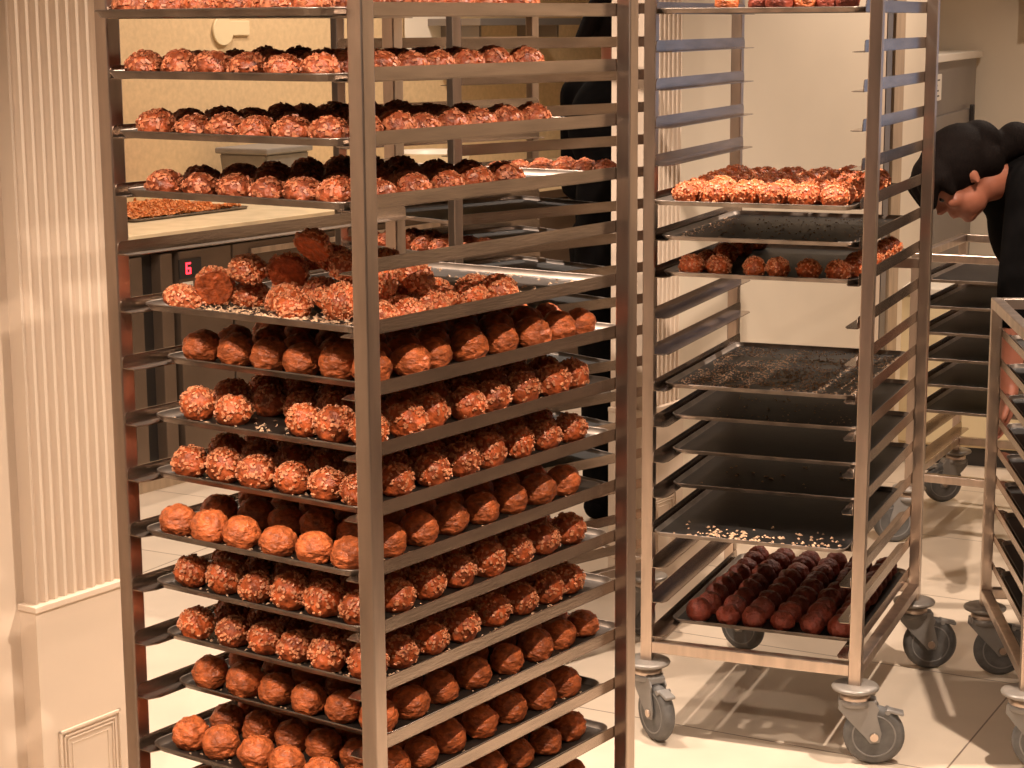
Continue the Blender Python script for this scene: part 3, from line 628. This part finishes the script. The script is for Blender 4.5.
pp(blob_obj('hair',[('s',hp(0,-.022,.034),(.088,.106,.090),hr),('s',hp(0,.040,.056),(.078,.064,.054),hr),('s',hp(0,-.066,-.006),(.078,.062,.072),hr),('s',hp(0,-.100,.020),(.060,.055,.060),hr),
  ('c',hp(-.045,.082,.058),.030,hp(-.030,.112,.012),.014),('c',hp(0,.086,.060),.030,hp(0,.118,.010),.012),('c',hp(.045,.082,.058),.030,hp(.030,.112,.012),.014),
  ('c',hp(.058,.050,.045),.026,hp(.064,.058,.004),.012),('c',hp(-.058,.050,.045),.026,hp(-.064,.058,.004),.012),
  ('c',hp(0,-.10,-.02),.040,hp(0,-.150,-.045),.046),('s',hp(0,-.165,-.05),(.05,.05,.05))],.006,'hair',pr,2),pr)
for s_ in (-1,1):
    b=MB(); t=bmesh.new(); bmesh.ops.create_icosphere(t,subdivisions=2,radius=.008); b.add(t,'eye',HM@Matrix.Translation((s_*.031,.083,.002)),True); pp(b.obj('eye',pr),pr)
# -- second person standing behind the racks
p2=empty('person',(.355,6.05,0)); tag(p2,'person dressed in black standing at the kitchen counter, seen through the nearest rack','person')
HC2=Vector((.355,6.05,1.59)); an2=R(48)
f2=Vector((math.sin(an2),math.cos(an2),-.25)).normalized(); x2=f2.cross(Vector((0,0,1))).normalized(); u2=x2.cross(f2)
HM2=Matrix(((x2.x,f2.x,u2.x,HC2.x),(x2.y,f2.y,u2.y,HC2.y),(x2.z,f2.z,u2.z,HC2.z),(0,0,0,1)))
L2=lambda x,y,z: Vector((.355,6.05,0))+x2*x+Vector((f2.x,f2.y,0)).normalized()*y+Vector((0,0,z))
ps=head_parts(HM2)+[('c',HM2@Vector((0,-.02,-.06)),.052,L2(0,-.02,1.42),.058),('s',L2(0,0,1.28),(.16,.13,.17)),('c',L2(0,0,1.28),.13,L2(0,0,.98),.13),('c',L2(0,0,1.36),.08,L2(.17,-.01,1.36),.055),('c',L2(0,0,1.36),.08,L2(-.17,-.01,1.36),.055)]
j2=[('c',L2(0,-.01,1.42),.075,L2(0,0,1.30),.13),('s',L2(0,0,1.27),(.18,.15,.19)),('c',L2(0,0,1.27),.15,L2(0,0,.85),.16),('c',L2(-.12,0,1.37),.08,L2(.12,0,1.37),.08)]
t2=[]
for s_ in (-1,1):
    sh_,el,wr,hip,kn_,ak=L2(s_*.18,-.01,1.36),L2(s_*.23,.02,1.08),L2(s_*.16,.23,1.0),L2(s_*.09,0,.90),L2(s_*.10,.01,.49),L2(s_*.10,0,.08)
    ps+=[('c',sh_,.052,el,.042),('c',el,.040,wr,.027),('c',hip,.09,kn_,.058),('c',kn_,.056,ak,.040)]+hand_parts(wr,Vector((f2.x,f2.y,-.15)),s_,(0,0,-1))
    j2+=[('c',sh_,.072,el,.057),('c',el,.055,el.lerp(wr,.4),.048)]; t2+=[('c',hip,.115,kn_,.080),('c',kn_,.078,ak,.062)]
pp(blob_obj('body',ps,.008,'skin',p2),p2); pp(blob_obj('jacket',j2,.013,'black_cloth',p2),p2); pp(blob_obj('trousers',t2,.014,'black_cloth',p2),p2)
for s_ in (-1,1): pp(blob_obj('shoe',[('c',L2(s_*.10,-.02,.045),.045,L2(s_*.11,.14,.040),.038)],.010,'black_cloth',p2),p2)
h2=HM2.to_3x3()
pp(blob_obj('hair',[('s',HM2@Vector((0,-.020,.032)),(.088,.104,.092),h2),('s',HM2@Vector((0,-.06,-.02)),(.080,.062,.075),h2),('c',HM2@Vector((0,-.12,.02)),.035,HM2@Vector((0,-.17,-.10)),.022)],.008,'hair',p2,2),p2)

# ------------------------------------------------------------------ light
def spot(name,loc,power,col,size=130,blend=.6,rad=.045,tgt=None):
    l=bpy.data.lights.new(name,'SPOT'); l.energy=power; l.color=col; l.spot_size=R(size); l.spot_blend=blend; l.shadow_soft_size=rad
    o=bpy.data.objects.new(name,l); C.objects.link(o); o.location=loc
    if tgt: o.rotation_euler=(Vector(tgt)-Vector(loc)).to_track_quat('-Z','Y').to_euler()
    return o
def area(name,loc,power,col,sx,sy,rot=(0,0,0)):
    l=bpy.data.lights.new(name,'AREA'); l.shape='RECTANGLE'; l.size=sx; l.size_y=sy; l.energy=power; l.color=col
    o=bpy.data.objects.new(name,l); C.objects.link(o); o.location=loc; o.rotation_euler=rot; return o
WARM=(1,.81,.655)
LP=[((1.32,3.30),390,None,130),((-.35,4.0),300,None,130),((-.75,.75),205,(-.30,2.75,.95),50),((-1.6,1.1),140,None,130),((4.2,4.3),150,None,130),((.45,.85),290,(-.12,2.6,.95),42),((2.4,4.6),60,None,130),((-.94,7.2),105,None,130),((-1.35,4.1),200,None,120),((.2,7.9),150,None,130),((2.1,6.3),170,None,130)]  # wide ones by the left and east walls added to brighten what steel mirrors
for i,((x,y),p,tg,sz) in enumerate(LP):
    spot('downlight',(x,y,2.93),p,WARM,rad=.022,tgt=tg,size=sz)
    b=MB(); b.lathe([(.055,2.962),(.075,2.962),(.078,2.9995),(.055,2.9995)],'white',32,Matrix.Translation((x,y,0))); 
    o=b.obj('unseen_ceiling_downlight'); tag(o,'round recessed downlight above the picture, in a set of inferred and added lamps','light','recessed ceiling downlights')
area('added_fill',(0,-1.2,2.9),24,(1,.82,.64),3.0,1.5)  # soft warm fill added out of view behind the camera
w=bpy.data.worlds.new('world'); scene.world=w; w.use_nodes=True; w.node_tree.nodes['Background'].inputs[0].default_value=(1,.72,.5,1); w.node_tree.nodes['Background'].inputs[1].default_value=.05

# ------------------------------------------------------------------ camera
cam=bpy.data.cameras.new('camera'); cam.sensor_width=36; cam.lens=1937.22/1024*36; cam.clip_start=.05; cam.clip_end=60
co=bpy.data.objects.new('camera',cam); C.objects.link(co)
co.matrix_world=Matrix.Translation((0,0,H))@Matrix.Rotation(PI/2-.184057,4,'X')@Matrix.Rotation(-.0065557,4,'Z')
scene.camera=co
vs=scene.view_settings; vs.view_transform='Standard'; vs.look='None'; vs.gamma=1; vs.exposure=0.; vs.use_curve_mapping=False
